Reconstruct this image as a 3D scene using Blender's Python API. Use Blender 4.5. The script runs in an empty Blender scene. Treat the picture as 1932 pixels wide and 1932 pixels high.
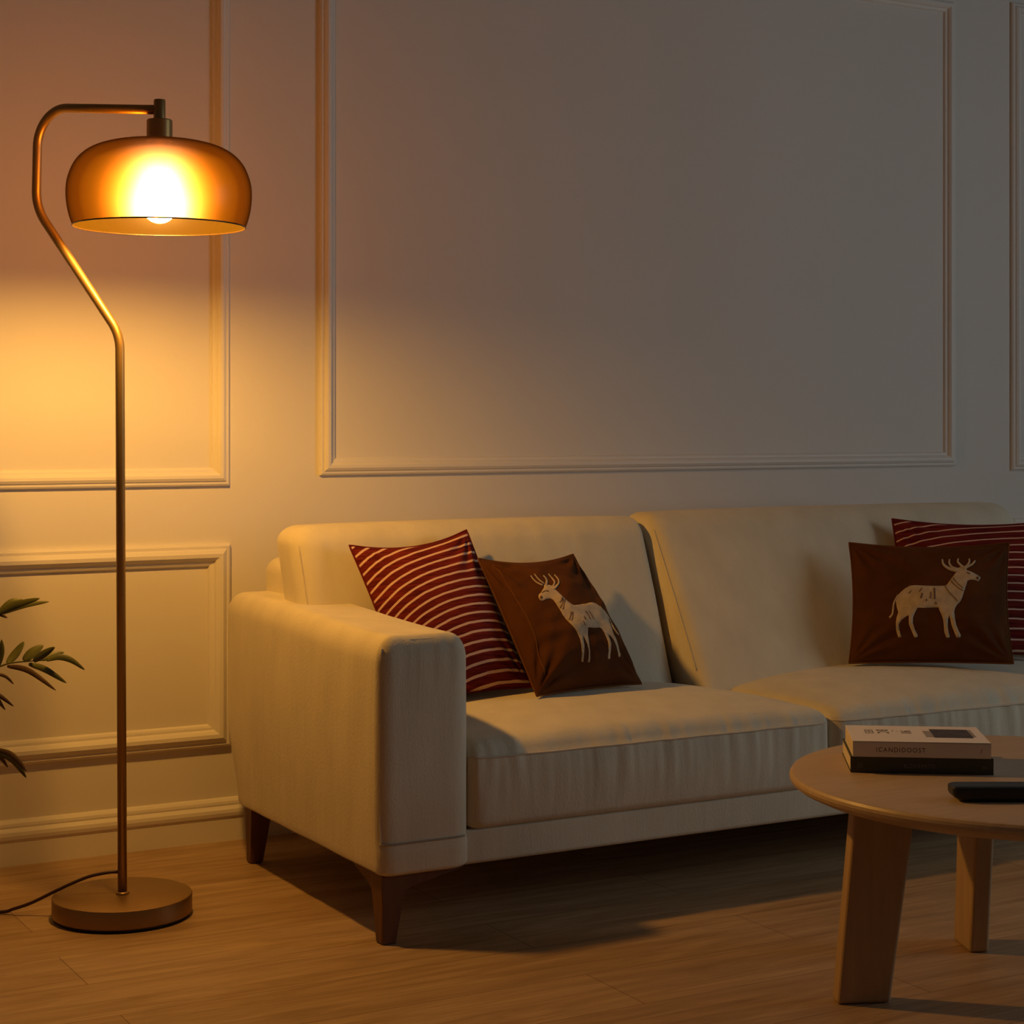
import bpy, bmesh, math, random
from mathutils import Vector, Matrix, noise
from mathutils.geometry import delaunay_2d_cdt

# ------------------------------------------------------------------ basics
C = bpy.context.scene.collection
TH = math.radians(29.28)
FWD = Vector((math.sin(TH), math.cos(TH), 0))
RGT = Vector((math.cos(TH), -math.sin(TH), 0))
UP = Vector((0, 0, 1))
EYE = Vector((0, 0, 1.0))
F = 3440.0
CX, CY = 966.0, 799.0
WALL_Y = 4.16


def at(px, py, t):
    """point at depth t in front of the viewpoint"""
    return EYE + FWD * t + RGT * ((px - CX) / F * t) + UP * ((CY - py) / F * t)


def proj(p):
    d = p - EYE
    t = d.dot(FWD)
    return CX + d.dot(RGT) / t * F, CY - d.z / t * F


def link(o, parent=None):
    C.objects.link(o)
    if parent is not None:
        o.parent = parent
        o.matrix_parent_inverse = Matrix.Translation(-parent.location)
    return o


def tag(o, label, cat, group=None):
    o['label'] = label
    o['category'] = cat
    if group:
        o['group'] = group
    return o


def structure(o):
    o['kind'] = 'structure'
    return o


def empty(name, loc):
    o = bpy.data.objects.new(name, None)
    o.empty_display_size = 0.05
    o.location = loc
    C.objects.link(o)
    return o


def obj(name, bm, mat, parent=None, smooth=True, recalc=True):
    if recalc:
        bmesh.ops.recalc_face_normals(bm, faces=bm.faces)
    me = bpy.data.meshes.new(name)
    bm.to_mesh(me)
    bm.free()
    mats = mat if isinstance(mat, (list, tuple)) else [mat]
    for m in mats:
        me.materials.append(m)
    for p in me.polygons:
        p.use_smooth = smooth
    o = bpy.data.objects.new(name, me)
    return link(o, parent)


# --------------------------------------------------------------- materials
def mat_new(name):
    m = bpy.data.materials.new(name)
    m.use_nodes = True
    nt = m.node_tree
    nt.nodes.clear()
    out = nt.nodes.new('ShaderNodeOutputMaterial')
    return m, nt, out


def N(nt, t, **kw):
    n = nt.nodes.new(t)
    for k, v in kw.items():
        if k in n.inputs:
            n.inputs[k].default_value = v
        else:
            setattr(n, k, v)
    return n


def principled(name, col, rough=0.5, metal=0.0, sheen=0.0, noise_scale=None, var=0.0,
               bump=0.0, bump_scale=200.0, stretch=(1, 1, 1), spec=0.5):
    m, nt, out = mat_new(name)
    b = N(nt, 'ShaderNodeBsdfPrincipled')
    b.inputs['Base Color'].default_value = (*col, 1)
    b.inputs['Roughness'].default_value = rough
    b.inputs['Metallic'].default_value = metal
    b.inputs['Specular IOR Level'].default_value = spec
    if sheen:
        b.inputs['Sheen Weight'].default_value = sheen
        b.inputs['Sheen Roughness'].default_value = 0.45
        b.inputs['Sheen Tint'].default_value = (*[min(1, c * 2.2) for c in col], 1)
    nt.links.new(b.outputs[0], out.inputs[0])
    tc = N(nt, 'ShaderNodeTexCoord')
    mp = N(nt, 'ShaderNodeMapping')
    mp.inputs['Scale'].default_value = stretch
    nt.links.new(tc.outputs['Object'], mp.inputs[0])
    if var:
        no = N(nt, 'ShaderNodeTexNoise', Scale=noise_scale or 8.0, Detail=5.0)
        nt.links.new(mp.outputs[0], no.inputs['Vector'])
        r = N(nt, 'ShaderNodeValToRGB')
        r.color_ramp.elements[0].position = 0.3
        r.color_ramp.elements[1].position = 0.7
        r.color_ramp.elements[0].color = (*[c * (1 - var) for c in col], 1)
        r.color_ramp.elements[1].color = (*[min(1, c * (1 + var)) for c in col], 1)
        nt.links.new(no.outputs['Fac'], r.inputs[0])
        nt.links.new(r.outputs[0], b.inputs['Base Color'])
    if bump:
        n2 = N(nt, 'ShaderNodeTexNoise', Scale=bump_scale, Detail=3.0)
        nt.links.new(mp.outputs[0], n2.inputs['Vector'])
        bp = N(nt, 'ShaderNodeBump', Strength=bump, Distance=0.002)
        nt.links.new(n2.outputs['Fac'], bp.inputs['Height'])
        nt.links.new(bp.outputs[0], b.inputs['Normal'])
    return m


def linen_material():
    m = principled('cream_linen', (0.65, 0.585, 0.435), 0.92, sheen=0.15, bump=0.35, bump_scale=420, var=0.06, noise_scale=14, stretch=(1, 1, 0.35), spec=0.15)
    nt = m.node_tree
    b = next(n for n in nt.nodes if n.type == 'BSDF_PRINCIPLED')
    first = next(n for n in nt.nodes if n.type == 'BUMP')
    tc = next(n for n in nt.nodes if n.type == 'TEX_COORD')
    mp = N(nt, 'ShaderNodeMapping')
    mp.inputs['Scale'].default_value = (1, 1, 0.16)
    nt.links.new(tc.outputs['Object'], mp.inputs[0])
    n2 = N(nt, 'ShaderNodeTexNoise', Scale=38.0, Detail=4.0, Roughness=0.6, Distortion=0.6)
    nt.links.new(mp.outputs[0], n2.inputs['Vector'])
    bp = N(nt, 'ShaderNodeBump', Strength=0.11, Distance=0.012)
    nt.links.new(n2.outputs['Fac'], bp.inputs['Height'])
    nt.links.new(first.outputs[0], bp.inputs['Normal'])
    nt.links.new(bp.outputs[0], b.inputs['Normal'])
    return m


def floor_material():
    m, nt, out = mat_new('oak_planks')
    b = N(nt, 'ShaderNodeBsdfPrincipled')
    nt.links.new(b.outputs[0], out.inputs[0])
    tc = N(nt, 'ShaderNodeTexCoord')
    br = N(nt, 'ShaderNodeTexBrick')
    br.offset = 0.37
    br.inputs['Color1'].default_value = (0.385, 0.258, 0.140, 1)
    br.inputs['Color2'].default_value = (0.455, 0.318, 0.180, 1)
    br.inputs['Mortar'].default_value = (0.17, 0.10, 0.055, 1)
    br.inputs['Scale'].default_value = 1.0
    br.inputs['Mortar Size'].default_value = 0.0011
    br.inputs['Mortar Smooth'].default_value = 0.3
    br.inputs['Brick Width'].default_value = 1.28
    br.inputs['Row Height'].default_value = 0.192
    mp0 = N(nt, 'ShaderNodeMapping')
    mp0.inputs['Location'].default_value = (0.35, 0.06, 0)
    nt.links.new(tc.outputs['Object'], mp0.inputs[0])
    nt.links.new(mp0.outputs[0], br.inputs['Vector'])
    mp = N(nt, 'ShaderNodeMapping')
    mp.inputs['Scale'].default_value = (1.3, 13.0, 1.0)
    nt.links.new(tc.outputs['Object'], mp.inputs[0])
    g = N(nt, 'ShaderNodeTexNoise', Scale=2.2, Detail=7.0, Roughness=0.62, Distortion=0.9)
    nt.links.new(mp.outputs[0], g.inputs['Vector'])
    r = N(nt, 'ShaderNodeValToRGB')
    r.color_ramp.elements[0].position = 0.32
    r.color_ramp.elements[0].color = (0.66, 0.58, 0.50, 1)
    r.color_ramp.elements[1].position = 0.62
    r.color_ramp.elements[1].color = (1.06, 1.04, 1.02, 1)
    nt.links.new(g.outputs['Fac'], r.inputs[0])
    mp2 = N(nt, 'ShaderNodeMapping')
    mp2.inputs['Scale'].default_value = (6.0, 160.0, 1.0)
    nt.links.new(tc.outputs['Object'], mp2.inputs[0])
    g2 = N(nt, 'ShaderNodeTexNoise', Scale=1.0, Detail=3.0)
    nt.links.new(mp2.outputs[0], g2.inputs['Vector'])
    mx = N(nt, 'ShaderNodeMixRGB', blend_type='MULTIPLY')
    mx.inputs[0].default_value = 0.85
    nt.links.new(br.outputs['Color'], mx.inputs[1])
    nt.links.new(r.outputs[0], mx.inputs[2])
    mx2 = N(nt, 'ShaderNodeMixRGB', blend_type='OVERLAY')
    mx2.inputs[0].default_value = 0.25
    nt.links.new(mx.outputs[0], mx2.inputs[1])
    nt.links.new(g2.outputs['Fac'], mx2.inputs[2])
    nt.links.new(mx2.outputs[0], b.inputs['Base Color'])
    b.inputs['Roughness'].default_value = 0.46
    b.inputs['Specular IOR Level'].default_value = 0.35
    bp = N(nt, 'ShaderNodeBump', Strength=0.25, Distance=0.001)
    nt.links.new(g2.outputs['Fac'], bp.inputs['Height'])
    nt.links.new(bp.outputs[0], b.inputs['Normal'])
    return m


def stripe_material(name, bend, rows, power, phase=0.0, duty=0.14):
    """dark red cloth with thin cream woven stripes, from the cushion's own UVs"""
    m, nt, out = mat_new(name)
    b = N(nt, 'ShaderNodeBsdfPrincipled')
    b.inputs['Roughness'].default_value = 0.9
    b.inputs['Specular IOR Level'].default_value = 0.15
    nt.links.new(b.outputs[0], out.inputs[0])
    uv = N(nt, 'ShaderNodeUVMap', uv_map='UVMap')
    sp = N(nt, 'ShaderNodeSeparateXYZ')
    nt.links.new(uv.outputs[0], sp.inputs[0])

    def math_(op, a, c=None):
        n = N(nt, 'ShaderNodeMath', operation=op)
        for i, v in enumerate((a, c)):
            if v is None:
                continue
            if isinstance(v, (int, float)):
                n.inputs[i].default_value = v
            else:
                nt.links.new(v, n.inputs[i])
        return n.outputs[0]
    one_u = math_('SUBTRACT', 1.0, sp.outputs[0])
    warp = math_('MULTIPLY', math_('POWER', one_u, power), bend)
    v = math_('ADD', sp.outputs[1], warp)
    wn = N(nt, 'ShaderNodeTexNoise', Scale=9.0, Detail=2.0)
    nt.links.new(uv.outputs[0], wn.inputs['Vector'])
    v = math_('ADD', v, math_('MULTIPLY', math_('SUBTRACT', wn.outputs['Fac'], 0.5), 0.008))
    fr = math_('FRACT', math_('ADD', math_('MULTIPLY', v, rows), phase))
    d = math_('ABSOLUTE', math_('SUBTRACT', fr, 0.5))
    mask = math_('LESS_THAN', d, duty)
    mp = N(nt, 'ShaderNodeMapping')
    mp.inputs['Scale'].default_value = (5, 70, 1)
    nt.links.new(uv.outputs[0], mp.inputs[0])
    no = N(nt, 'ShaderNodeTexNoise', Scale=1.0, Detail=4.0)
    nt.links.new(mp.outputs[0], no.inputs['Vector'])
    r = N(nt, 'ShaderNodeValToRGB')
    r.color_ramp.elements[0].position = 0.35
    r.color_ramp.elements[0].color = (0.085, 0.006, 0.006, 1)
    r.color_ramp.elements[1].position = 0.68
    r.color_ramp.elements[1].color = (0.21, 0.02, 0.012, 1)
    nt.links.new(no.outputs['Fac'], r.inputs[0])
    mx = N(nt, 'ShaderNodeMixRGB')
    nt.links.new(mask, mx.inputs[0])
    nt.links.new(r.outputs[0], mx.inputs[1])
    mx.inputs[2].default_value = (0.70, 0.46, 0.34, 1)
    nt.links.new(mx.outputs[0], b.inputs['Base Color'])
    fine = N(nt, 'ShaderNodeTexNoise', Scale=260.0, Detail=2.0)
    nt.links.new(uv.outputs[0], fine.inputs['Vector'])
    bp = N(nt, 'ShaderNodeBump', Strength=0.5, Distance=0.001)
    nt.links.new(fine.outputs['Fac'], bp.inputs['Height'])
    nt.links.new(bp.outputs[0], b.inputs['Normal'])
    return m


def shade_material():
    m, nt, out = mat_new('amber_glass')
    add = None

    def plus(sh):
        nonlocal add
        if add is None:
            add = sh
            return
        a = N(nt, 'ShaderNodeAddShader')
        nt.links.new(add, a.inputs[0])
        nt.links.new(sh, a.inputs[1])
        add = a.outputs[0]
    # light travels further through the glass where it is seen edge-on
    lw = N(nt, 'ShaderNodeLayerWeight', Blend=0.5)

    def ramp(stops):
        r = N(nt, 'ShaderNodeValToRGB')
        r.color_ramp.elements[0].position = stops[0][0]
        r.color_ramp.elements[0].color = (*stops[0][1], 1)
        r.color_ramp.elements[1].position = stops[-1][0]
        r.color_ramp.elements[1].color = (*stops[-1][1], 1)
        for p, c in stops[1:-1]:
            r.color_ramp.elements.new(p).color = (*c, 1)
        nt.links.new(lw.outputs['Facing'], r.inputs[0])
        return r.outputs[0]
    tl = N(nt, 'ShaderNodeBsdfTranslucent')
    nt.links.new(ramp([(0.0, (0.0155, 0.0098, 0.0014)), (0.22, (0.0105, 0.0054, 0.0003)), (0.50, (0.0032, 0.00115, 0.0001)), (0.80, (0.0011, 0.0004, 0.00006)), (1.0, (0.0009, 0.0003, 0.00005))]), tl.inputs['Color'])
    plus(tl.outputs[0])
    df = N(nt, 'ShaderNodeBsdfDiffuse')
    df.inputs['Color'].default_value = (0.014, 0.0085, 0.0009, 1)
    plus(df.outputs[0])
    tp = N(nt, 'ShaderNodeBsdfTransparent')
    nt.links.new(ramp([(0.0, (0.125, 0.078, 0.008)), (0.6, (0.10, 0.058, 0.006)), (1.0, (0.012, 0.005, 0.001))]), tp.inputs['Color'])
    plus(tp.outputs[0])
    for rough, col in ((0.55, (0.026, 0.020, 0.042)), (0.92, (0.062, 0.026, 0.0030))):
        rf = N(nt, 'ShaderNodeBsdfRefraction', Roughness=rough, IOR=1.45)
        nt.links.new(ramp([(0.0, col), (0.25, [c * .42 for c in col]), (0.5, [c * .07 for c in col]), (0.85, (0, 0, 0))]), rf.inputs['Color'])
        plus(rf.outputs[0])
    gl = N(nt, 'ShaderNodeBsdfGlossy', Roughness=0.3)
    gl.inputs['Color'].default_value = (0.008, 0.008, 0.008, 1)
    plus(gl.outputs[0])
    nt.links.new(add, out.inputs[0])
    return m


def emission(name, col, s):
    m, nt, out = mat_new(name)
    e = N(nt, 'ShaderNodeEmission')
    e.inputs[0].default_value = (*col, 1)
    e.inputs[1].default_value = s
    nt.links.new(e.outputs[0], out.inputs[0])
    return m


M = {}
M['wall'] = principled('wall_paint', (0.76, 0.72, 0.655), 0.75, bump=0.10, bump_scale=90, spec=0.25, var=0.012, noise_scale=3)
M['trim'] = principled('trim_paint', (0.78, 0.74, 0.67), 0.5, spec=0.35)
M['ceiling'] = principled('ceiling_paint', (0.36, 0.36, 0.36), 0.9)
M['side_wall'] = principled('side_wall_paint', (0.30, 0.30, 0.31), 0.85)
M['floor'] = floor_material()
M['linen'] = linen_material()
M['seam'] = principled('seam_thread', (0.58, 0.51, 0.39), 0.9, spec=0.1)
M['seam_dark'] = principled('seam_fold', (0.36, 0.31, 0.22), 0.9, spec=0.1)
M['velvet'] = principled('rust_velvet', (0.088, 0.030, 0.0065), 0.85, sheen=0.18, bump=0.3, bump_scale=160, var=0.22, noise_scale=9, spec=0.1)
M['velvet_dark'] = principled('rust_velvet_piping', (0.13, 0.048, 0.011), 0.85, sheen=0.2, spec=0.1)
M['thread'] = principled('cream_embroidery', (0.54, 0.42, 0.275), 0.8, var=0.14, noise_scale=60, bump=0.7, bump_scale=500, spec=0.2)
M['thread_dark'] = principled('brown_embroidery', (0.16, 0.07, 0.03), 0.8)
M['stripe_a'] = stripe_material('striped_cloth_a', 0.23, 17.0, 2.8, duty=0.125)
M['stripe_b'] = stripe_material('striped_cloth_b', 0.16, 15.5, 3.0, 0.3, 0.085)
M['walnut'] = principled('walnut_wood', (0.115, 0.045, 0.016), 0.5, var=0.25, noise_scale=5, stretch=(9, 9, 1))
M['oak'] = principled('pale_oak', (0.49, 0.365, 0.245), 0.42, var=0.07, noise_scale=5, stretch=(1.5, 14, 3), spec=0.4)
M['oak_leg'] = principled('pale_oak_leg', (0.45, 0.31, 0.175), 0.5, var=0.07, noise_scale=5, stretch=(14, 14, 1), spec=0.35)
M['brass'] = principled('antique_brass', (0.36, 0.235, 0.085), 0.40, metal=0.8, var=0.08, noise_scale=3, bump=0.05)
M['brass_base'] = principled('brushed_bronze', (0.33, 0.205, 0.085), 0.42, metal=0.85, var=0.06, noise_scale=3)
M['rubber'] = principled('black_rubber', (0.012, 0.010, 0.009), 0.7)
M['cord'] = principled('dark_cord', (0.045, 0.014, 0.012), 0.5)
M['glass'] = shade_material()
M['rim'] = principled('amber_glass_edge', (0.030, 0.015, 0.003), 0.3)
M['bulb'] = emission('bulb_glow', (1.0, 0.475, 0.085), 740.0)
M['paper'] = principled('book_paper', (0.66, 0.58, 0.46), 0.9, var=0.08, noise_scale=300, stretch=(1, 1, 40))
M['cover_white'] = principled('white_book_cover', (0.80, 0.74, 0.69), 0.55)
M['cover_dark'] = principled('dark_green_book_cover', (0.060, 0.062, 0.038), 0.6)
M['ink'] = principled('dark_ink', (0.10, 0.065, 0.05), 0.6)
M['ink_pale'] = principled('pale_ink', (0.20, 0.19, 0.14), 0.6)
M['photo_dark'] = principled('printed_photo_dark', (0.06, 0.045, 0.04), 0.5, var=0.5, noise_scale=60)
M['photo_grey'] = principled('printed_photo_grey', (0.34, 0.29, 0.25), 0.5, var=0.2, noise_scale=60)
M['plastic'] = principled('black_plastic', (0.012, 0.013, 0.014), 0.38)
M['button'] = principled('grey_buttons', (0.07, 0.07, 0.07), 0.5)
M['leaf'] = principled('palm_leaf', (0.115, 0.115, 0.018), 0.5, var=0.35, noise_scale=25)
M['leaf_dry'] = principled('palm_leaf_dry', (0.09, 0.045, 0.015), 0.6, var=0.3, noise_scale=25)
M['pot'] = principled('ceramic_pot', (0.45, 0.40, 0.34), 0.5)
M['soil'] = principled('soil', (0.03, 0.02, 0.012), 0.95, bump=1, bump_scale=60)
M['win'] = principled('window_frame_paint', (0.75, 0.73, 0.7), 0.5)


# ----------------------------------------------------------- mesh helpers
def add_box(bm, lo, hi, bevel=0.0):
    r = bmesh.ops.create_cube(bm, size=1.0)
    lo, hi = Vector(lo), Vector(hi)
    for v in r['verts']:
        v.co = Vector([lo[i] + (v.co[i] + 0.5) * (hi[i] - lo[i]) for i in range(3)])
    if bevel:
        es = list({e for v in r['verts'] for e in v.link_edges})
        bmesh.ops.bevel(bm, geom=es, offset=bevel, segments=3, profile=0.5, affect='EDGES')
    return bm


def box(name, lo, hi, mat, parent=None, bevel=0.0):
    return obj(name, add_box(bmesh.new(), lo, hi, bevel), mat, parent, smooth=False)


def fillet(pts, radii, seg=10):
    pts = [Vector(p) for p in pts]
    out = [pts[0]]
    for i in range(1, len(pts) - 1):
        r = radii[i - 1]
        a, b, c = pts[i - 1], pts[i], pts[i + 1]
        d1, d2 = (a - b).normalized(), (c - b).normalized()
        if r <= 0:
            out.append(b)
            continue
        ang = d1.angle(d2)
        k = r / math.tan(ang / 2)
        k = min(k, (a - b).length * 0.49 if i > 1 else (a - b).length * 0.9, (c - b).length * 0.9)
        p0, p2 = b + d1 * k, b + d2 * k
        for s in range(seg + 1):
            u = s / seg
            # rational quadratic: a true arc
            w = math.sin(ang / 2)
            q = (p0 * (1 - u) ** 2 + b * (2 * w * u * (1 - u)) + p2 * u ** 2) / ((1 - u) ** 2 + 2 * w * u * (1 - u) + u ** 2)
            out.append(q)
    out.append(pts[-1])
    return out


def tube(bm, pts, rad, sides=12, cap=True):
    pts = [Vector(p) for p in pts]
    rads = rad if isinstance(rad, (list, tuple)) else [rad] * len(pts)
    t0 = (pts[1] - pts[0]).normalized()
    ref = Vector((0, 0, 1)) if abs(t0.z) < 0.9 else Vector((1, 0, 0))
    nrm = t0.cross(ref).normalized()
    rings = []
    for i, p in enumerate(pts):
        if i == 0:
            t = pts[1] - pts[0]
        elif i == len(pts) - 1:
            t = pts[-1] - pts[-2]
        else:
            t = (pts[i + 1] - p).normalized() + (p - pts[i - 1]).normalized()
        t.normalize()
        nrm = (nrm - t * nrm.dot(t)).normalized()
        bn = t.cross(nrm)
        rings.append([bm.verts.new(p + (nrm * math.cos(a) + bn * math.sin(a)) * rads[i])
                      for a in [2 * math.pi * k / sides for k in range(sides)]])
    for a, b in zip(rings, rings[1:]):
        for k in range(sides):
            bm.faces.new((a[k], a[(k + 1) % sides], b[(k + 1) % sides], b[k]))
    if cap:
        bm.faces.new(rings[0])
        bm.faces.new(rings[-1])
    return bm


def lathe(bm, prof, c, sides=64, axis=UP):
    """prof: list of (radius, height) about c"""
    c = Vector(c)
    rings = []
    for r, h in prof:
        if r < 1e-6:
            rings.append([bm.verts.new(c + UP * h)])
        else:
            rings.append([bm.verts.new(c + Vector((math.cos(a) * r, math.sin(a) * r, h)))
                          for a in [2 * math.pi * k / sides for k in range(sides)]])
    for a, b in zip(rings, rings[1:]):
        for k in range(sides):
            k2 = (k + 1) % sides
            if len(a) == 1 and len(b) == 1:
                continue
            if len(a) == 1:
                bm.faces.new((a[0], b[k2], b[k]))
            elif len(b) == 1:
                bm.faces.new((a[k], a[k2], b[0]))
            else:
                bm.faces.new((a[k], a[k2], b[k2], b[k]))
    return bm


def sharp(o, ang=35):
    me = o.data
    me.set_sharp_from_angle(angle=math.radians(ang)) if hasattr(me, 'set_sharp_from_angle') else None
    return o


def soft_box(lo, hi, rl, rh, n, deform=None, k=6):
    """upholstered block: own rounding radius on each of the six sides"""
    bm = bmesh.new()
    axes = []
    for i in range(3):
        a = [lo[i] + rl[i] * (j / k) for j in range(k)]
        m0, m1 = lo[i] + rl[i], hi[i] - rh[i]
        a += [m0 + (m1 - m0) * j / n[i] for j in range(n[i] + 1)]
        a += [m1 + rh[i] * ((j + 1) / k) for j in range(k)]
        axes.append(a)
    L = [len(a) - 1 for a in axes]
    cache = {}

    def vert(i, j, l):
        key = (i, j, l)
        if key in cache:
            return cache[key]
        p = [axes[0][i], axes[1][j], axes[2][l]]
        c = [min(max(p[q], lo[q] + rl[q]), hi[q] - rh[q]) for q in range(3)]
        r = [(rl[q] if p[q] < c[q] else rh[q]) for q in range(3)]
        d = [(p[q] - c[q]) / r[q] if r[q] > 0 else 0 for q in range(3)]
        # equal-angle spacing so roundings are smooth
        d = [math.copysign(math.tan(abs(x) * math.pi / 4), x) for x in d]
        ln = math.sqrt(sum(x * x for x in d))
        mx = max(abs(x) for x in d)
        if ln > 0 and mx > 0:
            d = [x / ln for x in d] if mx >= 0.999 else d
        P = Vector([c[q] + d[q] * r[q] for q in range(3)])
        if deform:
            P = deform(P)
        cache[key] = bm.verts.new(P)
        return cache[key]
    for ax in range(3):
        o1, o2 = [(1, 2), (0, 2), (0, 1)][ax]
        for side in (0, L[ax]):
            for i in range(L[o1]):
                for j in range(L[o2]):
                    q = []
                    for di, dj in ((0, 0), (1, 0), (1, 1), (0, 1)):
                        idx = [0, 0, 0]
                        idx[ax] = side
                        idx[o1] = i + di
                        idx[o2] = j + dj
                        q.append(vert(*idx))
                    bm.faces.new(q)
    return bm


def ss(x):
    x = min(max(x, 0.0), 1.0)
    return x * x * (3 - 2 * x)


def prism(bm, outline, axis_vec, thick, origin, ux, uz, bevel=0.0):
    """outline in (ux,uz) plane from origin, extruded along axis_vec by thick"""
    a = [bm.verts.new(origin + ux * p[0] + uz * p[1]) for p in outline]
    f = bm.faces.new(a)
    r = bmesh.ops.extrude_face_region(bm, geom=[f])
    vs = [v for v in r['geom'] if isinstance(v, bmesh.types.BMVert)]
    for v in vs:
        v.co += axis_vec * thick
    if bevel:
        es = list({e for v in vs + a for e in v.link_edges})
        bmesh.ops.bevel(bm, geom=es, offset=bevel, segments=3, profile=0.5, affect='EDGES')
    return bm


# ------------------------------------------------------------ the setting
X0, X1, Y0 = -1.6, 5.6, -2.4
H = 2.75
structure(box('floor', (X0, Y0, -0.05), (X1, WALL_Y + 0.1, 0.0), M['floor']))
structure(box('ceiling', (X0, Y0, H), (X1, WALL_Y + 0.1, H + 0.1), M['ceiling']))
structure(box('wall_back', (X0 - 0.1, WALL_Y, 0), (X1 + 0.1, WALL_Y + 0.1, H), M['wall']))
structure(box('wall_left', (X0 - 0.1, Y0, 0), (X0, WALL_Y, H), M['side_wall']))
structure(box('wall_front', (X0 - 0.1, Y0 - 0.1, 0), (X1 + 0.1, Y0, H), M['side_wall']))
# right wall with a window opening (out of the frame, it lets the dusk light in)
WY0, WY1, WZ0, WZ1 = -0.5, 2.3, 0.65, 2.15
bm = bmesh.new()
add_box(bm, (X1, Y0, 0), (X1 + 0.1, WY0, H))
add_box(bm, (X1, WY1, 0), (X1 + 0.1, WALL_Y, H))
add_box(bm, (X1, WY0, 0), (X1 + 0.1, WY1, WZ0))
add_box(bm, (X1, WY0, WZ1), (X1 + 0.1, WY1, H))
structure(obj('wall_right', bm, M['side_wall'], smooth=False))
bm = bmesh.new()
for lo, hi in (((X1 + .02, WY0, WZ0), (X1 + .08, WY0 + .06, WZ1)), ((X1 + .02, WY1 - .06, WZ0), (X1 + .08, WY1, WZ1)),
               ((X1 + .02, WY0, WZ0), (X1 + .08, WY1, WZ0 + .06)), ((X1 + .02, WY0, WZ1 - .06), (X1 + .08, WY1, WZ1)),
               ((X1 + .02, .87, WZ0), (X1 + .08, .93, WZ1))):
    add_box(bm, lo, hi)
structure(obj('window_1', bm, M['win'], smooth=False))


def moulding_profile(w=0.043, d=0.018):
    # (across from the outer edge inward, out from the wall)
    return [(0, 0), (0, d * .45), (w * .10, d * .62), (w * .22, d * .62), (w * .27, d * .80), (w * .42, d), (w * .58, d * .97),
            (w * .70, d * .72), (w * .76, d * .42), (w * .86, d * .40), (w * .94, d * .30), (w, 0.0)]


def panel_moulding(name, x0, x1, z0, z1, w=0.043, d=0.018):
    bm = bmesh.new()
    corners = [(x0, z0, 1, 1), (x1, z0, -1, 1), (x1, z1, -1, -1), (x0, z1, 1, -1)]
    prof = moulding_profile(w, d)
    rings = []
    for (x, z, sx, sz) in corners:
        rings.append([bm.verts.new((x + sx * a, WALL_Y - o, z + sz * a)) for a, o in prof])
    for i in range(4):
        a, b = rings[i], rings[(i + 1) % 4]
        for k in range(len(prof) - 1):
            bm.faces.new((a[k], a[k + 1], b[k + 1], b[k]))
    o = obj(name, bm, M['trim'], smooth=False)
    return structure(o)


panel_moulding('trim_1', -0.52, 1.550, 0.851, 2.30)
panel_moulding('trim_2', 1.786, 3.866, 0.872, 2.282)
panel_moulding('trim_3', 4.098, 5.45, 0.856, 2.300)
panel_moulding('trim_4', -0.52, 1.552, 0.226, 0.712, 0.055, 0.024)
panel_moulding('trim_5', 1.786, 3.866, 0.226, 0.712, 0.055, 0.024)
panel_moulding('trim_6', 4.098, 5.45, 0.226, 0.708, 0.055, 0.024)


def baseboard(name, p0, p1, out):
    """profile (out from wall, height) run from p0 to p1"""
    prof = [(0, 0), (.016, 0), (.016, .052), (.0175, .055), (.020, .060), (.0215, .068), (.020, .076), (.015, .081),
            (.012, .084), (.0125, .088), (.011, .094), (.006, .100), (0, .102)]
    bm = bmesh.new()
    out = Vector(out)
    a = [bm.verts.new(Vector(p0) + out * o + UP * z) for o, z in prof]
    b = [bm.verts.new(Vector(p1) + out * o + UP * z) for o, z in prof]
    for k in range(len(prof) - 1):
        bm.faces.new((a[k], a[k + 1], b[k + 1], b[k]))
    bm.faces.new(a)
    bm.faces.new(b)
    return structure(obj(name, bm, M['trim'], smooth=False))


baseboard('baseboard_back', (X0, WALL_Y, 0), (X1, WALL_Y, 0), (0, -1, 0))
baseboard('baseboard_left', (X0, Y0, 0), (X0, WALL_Y - .022, 0), (1, 0, 0))
baseboard('baseboard_right', (X1, Y0, 0), (X1, WALL_Y - .022, 0), (-1, 0, 0))

# ------------------------------------------------------------- floor lamp
TL = 3.707
TS = 3.57
base_c = at(231, 1727, TL)
base_c.z = 0
lamp = tag(empty('floor_lamp', base_c), 'tall bronze arc floor lamp, lit, with amber glass shade and round disc base', 'lamp')


def lp(px, py):
    return at(px, py, TL)


R0 = 0.140
obj('foot_pad', lathe(bmesh.new(), [(0, 0), (R0 - .006, 0), (R0 - .004, .004), (R0 - .006, .007), (0, .007)], base_c), M['rubber'], lamp)
h0, h1 = .006, .044
sharp(obj('base', lathe(bmesh.new(), [(0, h0), (R0 - .002, h0), (R0, h0 + .002), (R0, h1 - .003), (R0 - .001, h1 - .001), (R0 - .003, h1), (0, h1)], base_c, 96), M['brass_base'], lamp))
obj('collar', lathe(bmesh.new(), [(.0125, h1 - .001), (.0135, h1 + .001), (.0135, h1 + .003), (.0095, h1 + .005)], base_c, 32), M['brass'], lamp)
pole_pts = fillet([Vector((base_c.x, base_c.y, h1 - .001)), lp(226, 632), at(68, 392, TL + .03), at(72, 203, TL + .03), at(294, 207, TS)],
                  [.10, .11, .075], 14)
obj('pole', tube(bmesh.new(), pole_pts, .0093, 20), M['brass'], lamp)
sc = at(301, 300, TS)                  # shade axis
zt = lambda y: 1 + (CY - y) / F * TS
axis = Vector((sc.x, sc.y, 0))
sharp(obj('joint', lathe(bmesh.new(), [(0, zt(188)), (.0105, zt(188)), (.0115, zt(190)), (.0115, zt(230)), (0, zt(230))], axis, 32), M['brass'], lamp))
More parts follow.
